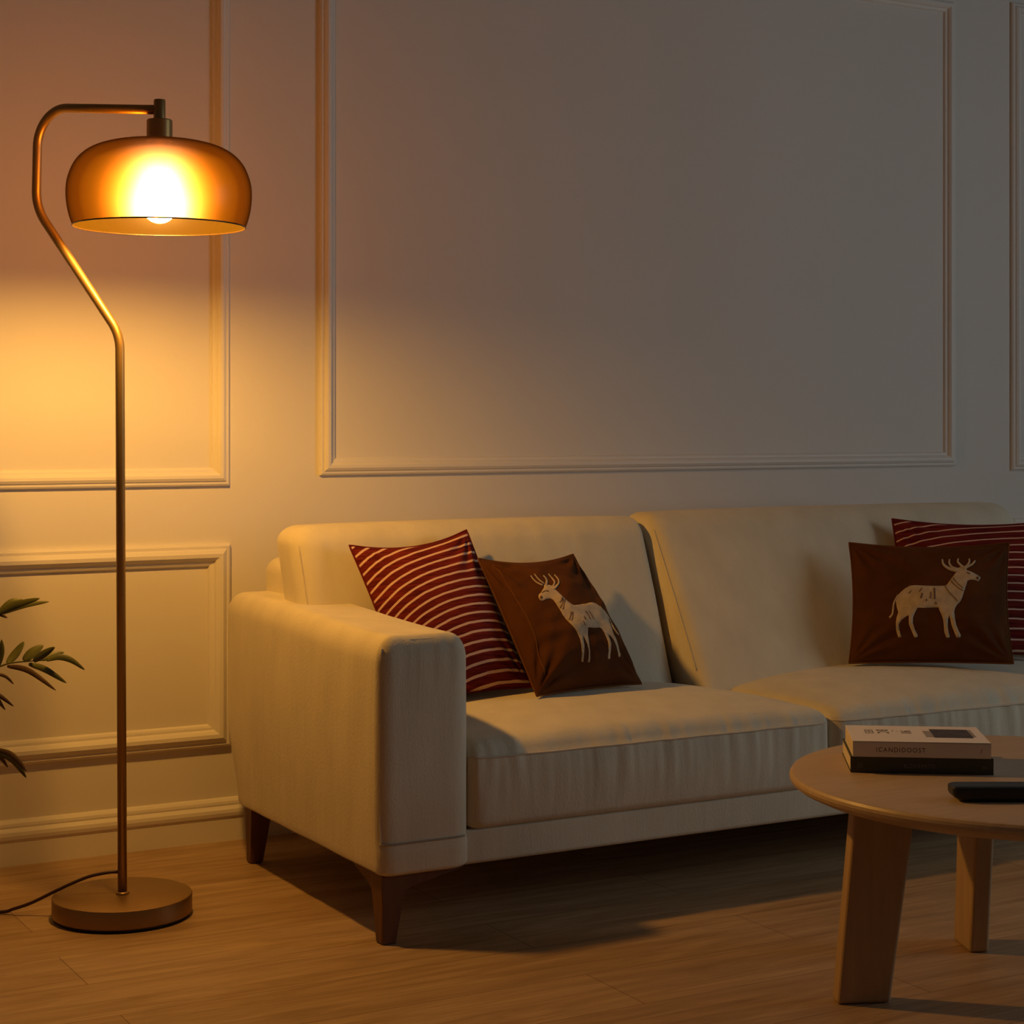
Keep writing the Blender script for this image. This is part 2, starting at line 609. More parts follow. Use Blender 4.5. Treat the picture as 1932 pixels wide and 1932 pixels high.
sharp(obj('socket', lathe(bmesh.new(), [(.011, zt(226)), (.0235, zt(226)), (.025, zt(228)), (.025, zt(266)), (.0, zt(268))], axis, 40), M['brass'], lamp))
# shade profile from top centre to open rim: (half width px, y px)
prof = [(16, 264.5), (40, 264.8), (65, 267), (90, 271), (112, 277), (130, 285), (145, 296), (157, 310), (165, 326), (170.5, 344),
        (172.6, 362), (172, 380), (169.5, 398), (165.5, 414), (160.5, 428)]
# smooth it
def catmull(P, n=5):
    out = []
    for i in range(len(P) - 1):
        p0, p1, p2, p3 = P[max(i - 1, 0)], P[i], P[i + 1], P[min(i + 2, len(P) - 1)]
        for s in range(n):
            u = s / n
            out.append(tuple(0.5 * ((2 * b) + (-a + c) * u + (2 * a - 5 * b + 4 * c - d) * u * u + (-a + 3 * b - 3 * c + d) * u ** 3)
                             for a, b, c, d in zip(p0, p1, p2, p3)))
    out.append(P[-1])
    return out


sp = [(w / F * TS, zt(y)) for w, y in catmull(prof)]
bm = lathe(bmesh.new(), sp, axis, 128)
obj('shade', bm, M['glass'], lamp)
rim = sp[-1]
ring = [Vector((axis.x + math.cos(a) * rim[0], axis.y + math.sin(a) * rim[0], rim[1])) for a in [2 * math.pi * k / 128 for k in range(129)]]
obj('shade_rim', tube(bmesh.new(), ring, .0015, 8, cap=False), M['rim'], lamp)
# bulb: globe with a short neck, sitting in the socket
bz = zt(389)
br_ = .0335
bp = [(0, -br_)] + [(br_ * math.sin(a), -br_ * math.cos(a)) for a in [math.pi * k / 20 for k in range(1, 12)]]
bp += [(.0315, .014), (.0285, .026), (.0245, .038), (.0205, .048), (.0170, .056)]
obj('bulb', lathe(bmesh.new(), [(r, bz + h) for r, h in bp], axis, 40), M['bulb'], lamp)
obj('bulb_holder', lathe(bmesh.new(), [(.0, bz + .054), (.0175, bz + .054), (.019, bz + .060), (.019, zt(266)), (0, zt(266))], axis, 32), M['brass'], lamp)
cord = [at(223, 1645, TL + .004), at(205, 1646, TL), at(170, 1653, TL - .005), at(135, 1667, TL - .01), at(105, 1681, TL - .01), at(60, 1703, TL - .005), at(25, 1715, TL)]
e = at(0, 1722, TL + .01)
cord += [Vector((e.x, e.y, .004))]
q = cord[-1]
for k in range(1, 7):
    cord.append(Vector((q.x - .09 * k, q.y + .035 * k + .02 * math.sin(k), .004)))
cord = [Vector(p) for p in catmull([tuple(c) for c in cord], 6)]
for p in cord:
    p.z = max(p.z, .0038)
    if (Vector((p.x, p.y)) - Vector((base_c.x, base_c.y))).length < R0 + .004:
        p.z = max(p.z, h1 + .0045)
obj('power_cord', tube(bmesh.new(), cord, .0034, 10), M['cord'], lamp)

# -------------------------------------------------------------------- sofa
SX0, SX1 = 1.480, 3.815
sofa = tag(empty('sofa', Vector(((SX0 + SX1) / 2, 3.6, 0))), 'long cream linen sofa with two seats on tapered dark wooden legs against the panelled wall', 'sofa')
L = M['linen']
AX0, AX1 = 1.480, 1.676
AY0, AY1 = 3.155, 4.03


def arm_deform(mirror):
    def f(p):
        p = p.copy()
        if p.z > .3:
            p.z += .022 * ss((p.y - 3.2) / .7) * ss((p.z - .3) / .25)
        a = (p.x - (AX0 + AX1) / 2) / ((AX1 - AX0) / 2)
        # outer face swells a little
        s = (p.y - AY0) / (AY1 - AY0)
        t = (p.z - .13) / .46
        p.x -= .006 * (1 - min(1, abs(2 * s - 1)) ** 2) * (1 - min(1, abs(2 * t - 1)) ** 2) * (1 if a < 0 else 0) * min(1, -a if a < 0 else 0)
        p.y -= .07 * ss((.34 - p.z) / .21) * ss((p.y - 3.55) / .44)
        nz = noise.noise(Vector((p.x * 6, p.y * 14, p.z * 3)))
        p.x += .0016 * nz
        if p.y < 3.2:
            p.y -= .0045 * ss((.192 - p.z) / .006)
        if p.y < 3.2:
            p.y += .0016 * noise.noise(Vector((p.x * 55, 3.1, p.z * 5))) * ss((p.z - .42) / .16)
        if mirror:
            p.x = SX0 + SX1 - p.x
        return p
    return f


for mirror in (False, True):
    fdef = arm_deform(mirror)
    bm = soft_box((AX0, AY0, .130), (AX1, AY1, .592), (.036, .022, .012), (.042, .095, .052), (18, 40, 30), fdef)
    arm = obj('armrest', bm, L, sofa)
    # seams: front panel edge, the low band
    pth = []
    ins = .006
    for x, z in [(AX0 + .007, .137), (AX0 + .008, .53), (AX0 + .016, .562), (AX0 + .038, .581), (AX1 - .050, .582)]:
        pth.append((x, AY0 + .011, z))
    pth = [fdef(Vector(p)) for p in catmull(pth, 6)]
    obj('front_seam', tube(bmesh.new(), pth, .0017, 6), M['seam'], arm)
    pth = [fdef(Vector((x, y, .1935))) for x, y in ((AX0 + .004, AY0 + .0095), (AX0 + .010, AY0 + .0048), (AX0 + .018, AY0 + .0010), (AX0 + .026, AY0 - .0006), (AX0 + .036, AY0 - .0012),
                                                    (AX0 + .10, AY0 - .0012), (AX1 - .042, AY0 - .0012), (AX1 - .03, AY0 - .0006), (AX1 - .020, AY0 + .0010), (AX1 - .011, AY0 + .0048))]
    obj('band_seam', tube(bmesh.new(), pth, .0020, 6), M['seam_dark'], arm)

# base rail under the seats
IX0, IX1 = AX1 - .004, SX0 + SX1 - AX1 + .004
obj('base_rail', soft_box((IX0, 3.172, .130), (IX1, 3.93, .200), (.006, .012, .010), (.006, .02, .006), (40, 6, 3)), L, sofa)

SEAM_F, SEAM_B = 2.585, 2.475          # the gap between the two seats, front and back


def seat(x0, x1, left):
    def f(p):
        p = p.copy()
        s = (p.x - x0) / (x1 - x0)
        ty = (p.y - 3.165) / .50
        b = SEAM_B if True else 0
        if left:
            sh = (SEAM_B - SEAM_F) * min(1, max(0, ty)) ** 1.2
            p.x += sh * ss(s) 
        else:
            sh = (SEAM_B - SEAM_F) * min(1, max(0, ty)) ** 1.2
            p.x += sh * (1 - ss(s))
        a = 2 * s - 1
        a2 = max(0, 1 - a * a)
        c = 2 * min(max((p.y - 3.165) / .56, 0), 1) - 1
        c2 = max(0, 1 - c * c)
        h = (p.z - .197) / .165
        if h > .4:
            p.z += (.052 * (a2 ** .5) * (c2 ** .55)) * ss((h - .4) / .6)
            p.z += .0012 * noise.noise(Vector((p.x * 9, p.y * 22, 0)))
        if p.y < 3.25:
            p.y -= .012 * (a2 ** .7) * (1 - min(1, abs(2 * h - 1)) ** 2)
            pk = noise.noise(Vector((p.x * 42, 1.7, p.z * 4))) + .5 * noise.noise(Vector((p.x * 95, 4.7, p.z * 6)))
            p.y += .0040 * pk * ss(h / .8) * (1 if p.y < 3.2 else 0)
        return p
    bm = soft_box((x0, 3.160, .197), (x1, 3.72, .362), (.034, .030, .020), (.034, .03, .026), (150, 40, 12), f)
    st = obj('seat_cushion', bm, L, sofa)
    # welt around the upper edge
    pth = []
    for k in range(13):
        t = k / 12
        pth.append((x0 + .001 + .0 * t, 3.60 - t * .40, .341))
    for k in range(1, 7):
        a = k / 6 * math.pi / 2
        pth.append((x0 + .034 - .033 * math.cos(a), 3.194 - .032 * math.sin(a), .341))
    for k in range(1, 40):
        pth.append((x0 + .034 + (x1 - x0 - .068) * k / 40, 3.1605, .341))
    for k in range(0, 7):
        a = k / 6 * math.pi / 2
        pth.append((x1 - .034 + .033 * math.sin(a), 3.194 - .032 * math.cos(a), .341))
    for k in range(1, 13):
        pth.append((x1 - .001, 3.20 + k / 12 * .40, .341))
    pth = [f(Vector(p)) for p in pth]
    pth = [p + Vector((0, -.0008, 0)) for p in pth]
    obj('piping', tube(bmesh.new(), pth, .0024, 8), M['seam'], st)


seat(AX1 + .001, SEAM_F, True)
seat(SEAM_F + .004, SX0 + SX1 - AX1 - .001, False)


def back(x0, x1, yb, yt, ztop, rl, rh):
    """leaning back cushion; front face from yb (z .38) to yt (z .76)"""
    def f(p):
        p = p.copy()
        s = 2 * (p.x - x0) / (x1 - x0) - 1
        t = (p.z - .30) / (ztop - .30)
        lean = (yt - yb) / .36
        fy = 1 - min(1, max(0, p.y / .165))
        p.y += yb + (p.z - .40) * lean
        p.y -= fy * .022 * max(0, 1 - s * s) ** .6 * max(0, 1 - (2 * t - 1) ** 2) ** .6
        p.z -= .004 * abs(s) ** 3 * ss((t - .7) / .3)
        if fy > .5:
            p.y += .0016 * noise.noise(Vector((p.x * 5 + p.z * 9, p.z * 5, 2.2))) 
            edge = ss((t - .80) / .15)
            p.y += .0020 * edge * noise.noise(Vector((p.x * 38, 0, p.z * 7)))
        return p
    bm = soft_box((x0, 0, .30), (x1, .150, ztop), (rl, .040, .03), (rh, .07, .042), (90, 6, 40), f)
    bc = obj('back_cushion', bm, L, sofa)
    pth = []
    for k in range(24):
        pth.append((x0 + .004 + (.0 if k < 20 else (k - 19) * .006), .022, .42 + (ztop - .46) * k / 23 + (.0 if k < 20 else .0)))
    pth = [f(Vector((x0 + rl * .30, .0105, p[2]))) + Vector((0, 0, 0)) for p in pth]
    obj('side_seam', tube(bmesh.new(), pth, .0016, 6), M['seam'], bc)


back(1.528, 2.447, 3.575, 3.705, .776, .052, .020)
back(2.460, 3.672, 3.505, 3.705, .784, .045, .050)
obj('back_frame', soft_box((1.568, 3.80, .135), (SX0 + SX1 - 1.568, 3.985, .690), (.035, .02, .02), (.035, .03, .035), (30, 5, 10)), L, sofa)


def corner_leg(x, y, sx, sy):
    """tapered leg with the curved brackets that run from it under the rails"""
    bm = bmesh.new()
    top, z0 = .133, .0
    # profile along the rail: (distance inward, z)
    front = [(0, top), (0, .100), (.002, 0), (.030, 0), (.046, .085), (.050, .098), (.064, .105), (.165, .127), (.180, top)]
    prism(bm, [(a * sx, z) for a, z in front], Vector((0, sy, 0)), .030, Vector((x, y, 0)), Vector((1, 0, 0)), UP, .002)
    side = [(.001, top), (.001, .100), (.003, .001), (.029, .001), (.046, .085), (.052, .1), (.066, .108), (.13, .127), (.14, top)]
    prism(bm, [(a * sy, z) for a, z in side], Vector((sx, 0, 0)), .030, Vector((x + sx * .0005, y, 0)), Vector((0, 1, 0)), UP, .002)
    obj('leg', bm, M['walnut'], sofa, smooth=False)


corner_leg(1.490, 3.166, 1, 1)
corner_leg(SX0 + SX1 - 1.490, 3.166, -1, 1)


def post_leg(x, y, sx):
    bm = bmesh.new()
    a = [(0, 0), (.052, 0), (.052, .045), (0, .045)]
    b = [(.004, 0), (.034, 0), (.034, .028), (.004, .028)]
    vt = [bm.verts.new((x + sx * p[0], y - p[1], .133)) for p in a]
    vb = [bm.verts.new((x + sx * p[0], y - p[1], 0)) for p in b]
    for k in range(4):
        bm.faces.new((vt[k], vt[(k + 1) % 4], vb[(k + 1) % 4], vb[k]))
    bm.faces.new(vt)
    bm.faces.new(vb)
    bmesh.ops.bevel(bm, geom=list(bm.edges), offset=.003, segments=2, affect='EDGES')
    obj('leg', bm, M['walnut'], sofa, smooth=False)


post_leg(1.502, 3.925, 1)
post_leg(SX0 + SX1 - 1.502, 3.925, -1)


# ------------------------------------------------------------ throw pillows
class Pillow:
    def __init__(s, BL, BR, TR, TL_, T, seed, wr=.004, cav=.075, off=0.0, sag=.25, folds=0.0):
        s.c = [Vector(p) for p in (BL, BR, TR, TL_)]
        s.T, s.seed, s.wr, s.cav, s.sag, s.folds = T, seed, wr, cav, sag, folds
        s.cavx = off
        n = (s.c[1] - s.c[0]).cross(s.c[3] - s.c[0]).normalized()
        if n.dot(EYE - s.c[0]) < 0:
            n = -n
        s.n = n

    def P(s, u, v, side=1):
        a, b = 2 * u - 1, 2 * v - 1
        a1 = a * (1 - s.cavx * (1 - b * b))
        b1 = b * (1 - s.cav * (1 - a * a) * (.25 + .75 * min(1, max(0, b + 1))))
        uu, vv = (a1 + 1) / 2, (b1 + 1) / 2
        c = s.c
        p = (c[0] * (1 - uu) + c[1] * uu) * (1 - vv) + (c[3] * (1 - uu) + c[2] * uu) * vv
        e = max(0, (1 - a * a)) * max(0, (1 - b * b))
        # full in the middle, pinched flat at the four corners
        h = s.T / 2 * (max(0, 1 - abs(a) ** 2.2) ** .62) * (max(0, 1 - abs(b) ** 2.2) ** .62) * (1 + s.sag * (1 - 2 * v) * .6)
        w = 0
        edge = min(1, e * 14)
        for i, (ca, cb) in enumerate(((-1, -1), (1, -1), (1, 1), (-1, 1))):
            r = math.hypot(a - ca, b - cb)
            ang = math.atan2(b - cb, a - ca)
            w += s.wr * math.sin(ang * 15 + i * 2 + s.seed + r * 2) * math.exp(-((r - .35) / .38) ** 2) * edge
        if s.folds:
            q = Vector((a * 1.6 + b * .4, b * 3.0 - a * .8, s.seed))
            w += s.folds * (noise.noise(q) + .6 * noise.noise(q * 2.3)) * min(1, e * 3)
        h *= 1 if side > 0 else .3
        return p + s.n * (side * h + w * (1 if side > 0 else -1))

    def build(s, name, mat, pmat, n=72):
        bm = bmesh.new()
        uvl = bm.loops.layers.uv.new('UVMap')
        g = {}

        def co(i):
            return .5 - .5 * math.cos(math.pi * i / n) * (.35) - .5 * (1 - 2 * i / n) * .65
        for side in (1, -1):
            for i in range(n + 1):
                for j in range(n + 1):
                    bd = i in (0, n) or j in (0, n)
                    if bd and side == -1:
                        g[(side, i, j)] = g[(1, i, j)]
                    else:
                        g[(side, i, j)] = (bm.verts.new(s.P(co(i), co(j), side)), co(i), co(j))
        for side in (1, -1):
            for i in range(n):
                for j in range(n):
                    q = [g[(side, i, j)], g[(side, i + 1, j)], g[(side, i + 1, j + 1)], g[(side, i, j + 1)]]
                    if side == -1:
                        q.reverse()
                    f = bm.faces.new([x[0] for x in q])
                    for lo, x in zip(f.loops, q):
                        lo[uvl].uv = (x[1], x[2])
        c = sum(s.c, Vector()) / 4
        root = empty(name, Vector((c.x, c.y, min(p.z for p in s.c))))
        cov = obj('cover', bm, mat, root)
        pts = []
        m = 40
        for k in range(m):
            pts.append(s.P(k / m, 0))
        for k in range(m):
            pts.append(s.P(1, k / m))
        for k in range(m):
            pts.append(s.P(1 - k / m, 1))
        for k in range(m + 1):
            pts.append(s.P(0, 1 - k / m))
        obj('edge_seam', tube(bmesh.new(), pts, .0024, 8, cap=False), pmat, root)
        return root

    def inv(s, px, py):
        """cushion coordinates under which the embroidery point lies"""
        u, v = .5, .5
        for _ in range(14):
            x, y = proj(s.P(u, v))
            d = 1e-3
            xu, yu = proj(s.P(u + d, v))
            xv, yv = proj(s.P(u, v + d))
            a, b, c, e = (xu - x) / d, (xv - x) / d, (yu - y) / d, (yv - y) / d
            det = a * e - b * c
            if abs(det) < 1e-6:
                break
            rx, ry = px - x, py - y
            u = min(max(u + max(-.15, min(.15, (rx * e - b * ry) / det)), .02), .98)
            v = min(max(v + max(-.15, min(.15, (a * ry - c * rx) / det)), .02), .98)
        return u, v

    def patch(s, bm, poly, lift, mi=0, step=.02):
        """polygon in cushion coordinates laid over the swelling front face"""
        vs = [Vector(p) for p in poly]
        # refine the border
        bd = []
        for i in range(len(vs)):
            a, b = vs[i], vs[(i + 1) % len(vs)]
            k = max(1, int((b - a).length / step) + 0)
            for q in range(k):
                bd.append(a + (b - a) * q / k)
        nb = len(bd)
        us = [p.x for p in bd]
        ws = [p.y for p in bd]
        pts = list(bd)
        x = min(us) + step / 2
        while x < max(us):
            y = min(ws) + step / 2
            while y < max(ws):
                if inside(x, y, bd) and all((Vector((x, y)) - q).length > step * .4 for q in bd):
                    pts.append(Vector((x, y)))
                y += step
            x += step
        r = delaunay_2d_cdt(pts, [], [list(range(nb))], 1, 1e-7)
        vv = [bm.verts.new(s.P(p.x, p.y) + s.n * lift) for p in r[0]]
        for f in r[2]:
            try:
                fc = bm.faces.new([vv[i] for i in f])
                fc.material_index = mi
            except ValueError:
                pass


def inside(x, y, poly):
    c = False
    n = len(poly)
    for i in range(n):
        a, b = poly[i], poly[(i + 1) % n]
        if (a.y > y) != (b.y > y) and x < (b.x - a.x) * (y - a.y) / (b.y - a.y) + a.x:
            c = not c
    return c


def stroke_poly(pts, w):
    """outline of a tapering stitched line"""
    pts = [Vector(p) for p in catmull(pts, 4)] if len(pts) > 2 else [Vector(p) for p in pts]
    n = len(pts)
    ws = w if isinstance(w, (list, tuple)) else (w, w)
    A, B = [], []
    for i, p in enumerate(pts):
        t = (pts[min(i + 1, n - 1)] - pts[max(i - 1, 0)]).normalized()
        q = Vector((-t.y, t.x)) * (ws[0] + (ws[1] - ws[0]) * i / (n - 1)) / 2
        A.append(p + q)
        B.append(p - q)
    return A + B[::-1]


def deer(pl, root, body, strokes, marks, ox, oy, k, lab):
    bm = bmesh.new()
    cv = lambda P: [pl.inv(ox + x / k, oy + y / k) for x, y in P]
    pl.patch(bm, cv(body), .0012)
    for pts, w in strokes:
        pl.patch(bm, cv(stroke_poly(pts, w)), .0015)
    for pts, w in marks:
        if len(pts) == 1:
            c = pts[0]
            P = [(c[0] + w * math.cos(a), c[1] + w * 1.15 * math.sin(a)) for a in [2 * math.pi * q / 12 for q in range(12)]]
        else:
            P = stroke_poly(pts, w)
        pl.patch(bm, cv(P), .0022, 1)
    # face outward
    for f in bm.faces:
        f.normal_update()
        if f.normal.dot(pl.n) < 0:
            f.normal_flip()
    o = obj('deer_embroidery', bm, [M['thread'], M['thread_dark']], root, recalc=False)
    o['label'] = lab
    md = o.modifiers.new('thickness', 'SOLIDIFY')
    md.thickness = .001
    md.offset = -1
    return o


# left pair
pA = Pillow((1.712, 3.500, .405), at(1004, 1296, 3.99), at(880, 1000, 4.125), at(659, 1029, 3.985), .150, 1.3, wr=.0030, cav=.125, off=.035, sag=.2)
rA = pA.build('throw_pillow', M['stripe_a'], M['stripe_a'])
tag(rA, 'dark red pillow with thin cream stripes beside the near armrest, behind a deer pillow', 'pillow', 'throw pillows on the sofa')
pB = Pillow(at(1013, 1313, 3.905), at(1210, 1290, 4.065), at(1081, 1046, 4.22), at(902, 1054, 4.05), .155, 4.1, wr=.0040, cav=.11, off=.02, sag=.35, folds=.008)
rB = pB.build('throw_pillow', M['velvet'], M['velvet_dark'])
obj('gusset_seam', tube(bmesh.new(), [pB.P(.075 + .02 * math.sin(3.1 * k / 40), .10 + .84 * k / 40) for k in range(41)], .0019, 8), M['velvet_dark'], rB)
tag(rB, 'rust brown pillow with a cream deer facing left, against a striped pillow', 'pillow', 'throw pillows on the sofa')
bodyL = [(285, 600), (300, 570), (325, 550), (350, 505), (372, 470), (370, 440), (395, 420), (430, 430), (490, 445), (545, 505), (600, 555),
         (660, 615), (730, 680), (800, 735), (840, 742), (900, 735), (950, 725), (1010, 720), (1060, 702), (1110, 700), (1160, 715),
         (1220, 760), (1290, 840), (1340, 900), (1360, 985), (1390, 1060), (1415, 1140), (1430, 1185), (1460, 1240), (1495, 1340),
         (1515, 1430), (1530, 1525), (1500, 1530), (1490, 1440), (1465, 1350), (1430, 1270), (1380, 1205), (1340, 1180), (1365, 1240),
         (1392, 1330), (1385, 1430), (1372, 1560), (1338, 1558), (1350, 1430), (1352, 1340), (1330, 1250), (1290, 1160), (1250, 1100),
         (1210, 1080), (1130, 1085), (1040, 1080), (1035, 1140), (1045, 1250), (1058, 1350), (1070, 1450), (1070, 1560), (1060, 1608),
         (1032, 1608), (1045, 1540), (1045, 1440), (1030, 1340), (1000, 1260), (965, 1200), (968, 1260), (982, 1340), (980, 1450),
         (965, 1608), (933, 1605), (945, 1450), (940, 1340), (915, 1240), (870, 1140), (810, 1060), (750, 1000), (700, 950), (650, 880),
         (600, 790), (550, 710), (510, 660), (470, 640), (400, 650), (350, 675), (320, 670), (295, 640)]
strL = [([(170, 290), (205, 345), (260, 395), (350, 440)], (14, 22)), ([(222, 265), (290, 350), (375, 415)], (12, 20)),
        ([(360, 288), (400, 335), (412, 380), (400, 440)], (10, 42)), ([(437, 265), (500, 340), (530, 395), (500, 465)], (12, 30)),
        ([(525, 275), (580, 340), (593, 400), (560, 450), (515, 490)], (10, 44)),
        ([(1220, 760), (1330, 890), (1410, 1050), (1450, 1120), (1503, 1192)], (10, 14))]
mkL = [([(395, 525), (435, 528)], 16), ([(332, 552), (385, 522)], 7), ([(322, 622)], 19), ([(645, 620), (632, 665), (605, 705)], 8),
       ([(690, 650), (672, 720), (655, 805)], 9), ([(662, 640), (645, 720), (608, 790)], 7), ([(782, 840), (770, 900), (748, 965)], 8),
       ([(806, 850), (802, 920), (786, 975)], 9), ([(1000, 830), (1040, 890), (1070, 950)], 8), ([(1050, 830), (1090, 890), (1120, 945)], 7),
       ([(975, 905), (1002, 960)], 8), ([(965, 980), (1000, 1055)], 7)]
deer(pB, rB, bodyL, strL, mkL, 980, 1050, 8.05, 'cream embroidered deer facing left')

# right pair
pC = Pillow(at(1700, 1236, 4.53), at(2000, 1236, 4.56), at(2005, 980, 4.74), at(1683, 979, 4.735), .095, 2.2, wr=.0022, cav=.10, off=.04, sag=.15)
rC = pC.build('throw_pillow', M['stripe_b'], M['stripe_b'])
tag(rC, 'dark red cream-striped pillow at the far end of the sofa, behind a deer pillow', 'pillow', 'throw pillows on the sofa')
pD = Pillow(at(1602, 1251, 4.42), at(1912, 1252, 4.38), at(1904, 1024, 4.50), at(1602, 1024, 4.565), .125, 7.7, wr=.0030, cav=.085, off=.055, sag=.3, folds=.007)
rD = pD.build('throw_pillow', M['velvet'], M['velvet_dark'])
tag(rD, 'rust brown pillow with a cream deer facing right, at the far end of the sofa', 'pillow', 'throw pillows on the sofa')
bodyR = [(1690, 490), (1660, 535), (1600, 520), (1540, 515), (1490, 530), (1475, 590), (1440, 690), (1410, 790), (1380, 850), (1330, 900),
         (1300, 950), (1290, 1010), (1300, 1100), (1320, 1200), (1355, 1290), (1392, 1360), (1380, 1395), (1325, 1395), (1290, 1310),
         (1255, 1220), (1215, 1050), (1195, 1120), (1190, 1220), (1205, 1320), (1222, 1375), (1210, 1398), (1170, 1398), (1140, 1310),
         (1135, 1220), (1125, 1130), (1095, 1040), (1050, 935), (960, 940), (850, 945), (735, 940), (695, 1010), (665, 1090), (660, 1170),
         (690, 1270), (740, 1370), (725, 1392), (685, 1392), (650, 1310), (600, 1190), (600, 1050), (540, 1085), (485, 1130), (450, 1190),
         (455, 1270), (490, 1375), (475, 1392), (440, 1390), (410, 1290), (403, 1180), (415, 1090), (440, 1010), (415, 920), (403, 830),
         (420, 770), (480, 700), (540, 650), (620, 605), (700, 598), (850, 605), (1000, 610), (1140, 605), (1180, 590), (1260, 480),
         (1320, 400), (1330, 350), (1400, 310), (1470, 310), (1480, 370), (1540, 390), (1620, 430), (1680, 470)]
strR = [([(440, 745), (378, 860), (362, 960), (350, 1040), (308, 1092)], (24, 30)),
        ([(1108, 205), (1130, 285), (1220, 350), (1340, 378)], (24, 52)), ([(1220, 205), (1214, 260), (1260, 325), (1350, 355)], (22, 34)),
        ([(1355, 195), (1342, 235), (1385, 290), (1435, 330)], (22, 36)), ([(1515, 195), (1520, 240), (1490, 295), (1440, 340)], (22, 40)),
        ([(1606, 225), (1570, 275), (1500, 315), (1440, 345)], (26, 36))]
mkR = [([(1480, 405), (1530, 420)], 14), ([(1648, 490)], 20), ([(1270, 485), (1350, 580), (1430, 645)], 9),
       ([(1235, 530), (1335, 628), (1430, 685)], 10), ([(1150, 605), (1205, 695), (1340, 840)], 9), ([(985, 640), (990, 720), (990, 810)], 20),
       ([(1005, 860), (1015, 888)], 18), ([(935, 700), (930, 800)], 10), ([(805, 720), (780, 795)], 24), ([(870, 808), (865, 842)], 16),
       ([(798, 640), (758, 695)], 11), ([(640, 680), (600, 722)], 9)]
deer(pD, rD, bodyR, strR, mkR, 1640, 1030, 8.05, 'cream embroidered deer facing right')

# ------------------------------------------------------------ coffee table
TZ = .385
tc = EYE + FWD * 3.19 + RGT * .905
tc.z = 0
table = tag(empty('coffee_table', tc), 'round pale oak coffee table on slab legs in front of the sofa', 'table')
TR_ = .415
edge = [(0, TZ), (TR_ - .010, TZ), (TR_ - .004, TZ - .002), (TR_ - .001, TZ - .006), (TR_, TZ - .011), (TR_ - .002, TZ - .017), (TR_ - .010, TZ - .023),
        (TR_ - .030, TZ - .032), (0, TZ - .032)]
sharp(obj('tabletop', lathe(bmesh.new(), edge, tc, 160), M['oak'], table), 25)


def cam_dir(deg):
    a = math.radians(deg)
    return RGT * math.cos(a) + FWD * math.sin(a)


for deg in (186, 95, 6, -85):
    d = cam_dir(deg)
    s = Vector((-d.y, d.x, 0))
    bm = bmesh.new()
    w, th = .100, .038
    top_c, bot_c = .262, .302
    z1 = TZ - .030
    pts = [(bot_c - w * .47, 0), (bot_c + w * .47, 0), (top_c + w * .55, z1), (top_c - w * .55, z1)]
    prism(bm, pts, s, th, tc - s * th / 2, d, UP, .006)
    obj('leg', bm, M['oak_leg'], table, smooth=False)


# ------------------------------------------------------------------- books
def book(name, p0, yaw, L_, D_, T_, z, cover, text, tmat, label, round_spine=False, title=None):
    """spine along local x at y=0, fore edge at y=D"""
    root = tag(empty(name, Vector((p0.x, p0.y, z))), label, 'book', 'books stacked on the coffee table')
    X = (RGT * math.cos(yaw) + FWD * math.sin(yaw))
    Y = (-RGT * math.sin(yaw) + FWD * math.cos(yaw))

    def W(x, y, h):
        return Vector((p0.x, p0.y, z)) + X * x + Y * y + UP * h
    c = .0016 if not round_spine else .0024

    def blk(bm, a, b, bevel=0):
        r = bmesh.ops.create_cube(bm, size=1.0)
        for v in r['verts']:
            v.co = W(*[a[i] + (v.co[i] + .5) * (b[i] - a[i]) for i in range(3)])
        if bevel:
            bmesh.ops.bevel(bm, geom=list({e for v in r['verts'] for e in v.link_edges}), offset=bevel, segments=2, affect='EDGES')
    bm = bmesh.new()
    blk(bm, (0, 0, 0), (L_, D_, c), .0005)
    blk(bm, (0, 0, T_ - c), (L_, D_, T_), .0005)
    blk(bm, (0, 0, 0), (L_, c * 1.2, T_), .0012 if round_spine else .0005)
    obj('cover', bm, cover, root, smooth=False)
    bm = bmesh.new()
    k = .002 if not round_spine else .004
    blk(bm, (k * .3, c, c), (L_ - k * .3, D_ - k, T_ - c))
    obj('page_block', bm, M['paper'], root, smooth=False)

    def text_mesh(body, x, h, size, on_top=False, y=0, sx=1.0, rot=False, nm='spine_title', mat=None):
        cu = bpy.data.curves.new(nm, 'FONT')
        cu.body = body
        cu.size = size
        cu.extrude = .0002
        cu.space_character = 1.25
        tmp = bpy.data.objects.new(nm, cu)
        C.objects.link(tmp)
        bpy.context.view_layer.update()
        me = bpy.data.meshes.new_from_object(tmp)
        C.objects.unlink(tmp)
        bpy.data.objects.remove(tmp)
        for v in me.vertices:
            a, b, e = v.co.x * sx, v.co.y, v.co.z
            if rot:
                a, b = b, -a
            if on_top:
                v.co = W(x + a, y + b, T_ + .0001 + e)
            else:
                v.co = W(x + a, -.0001 - e, h + b)
        me.materials.clear()
        me.materials.append(mat or tmat)
        o = bpy.data.objects.new(nm, me)
        link(o, root)
    for args in text:
        text_mesh(*args[0], **args[1])
    return root, W, blk


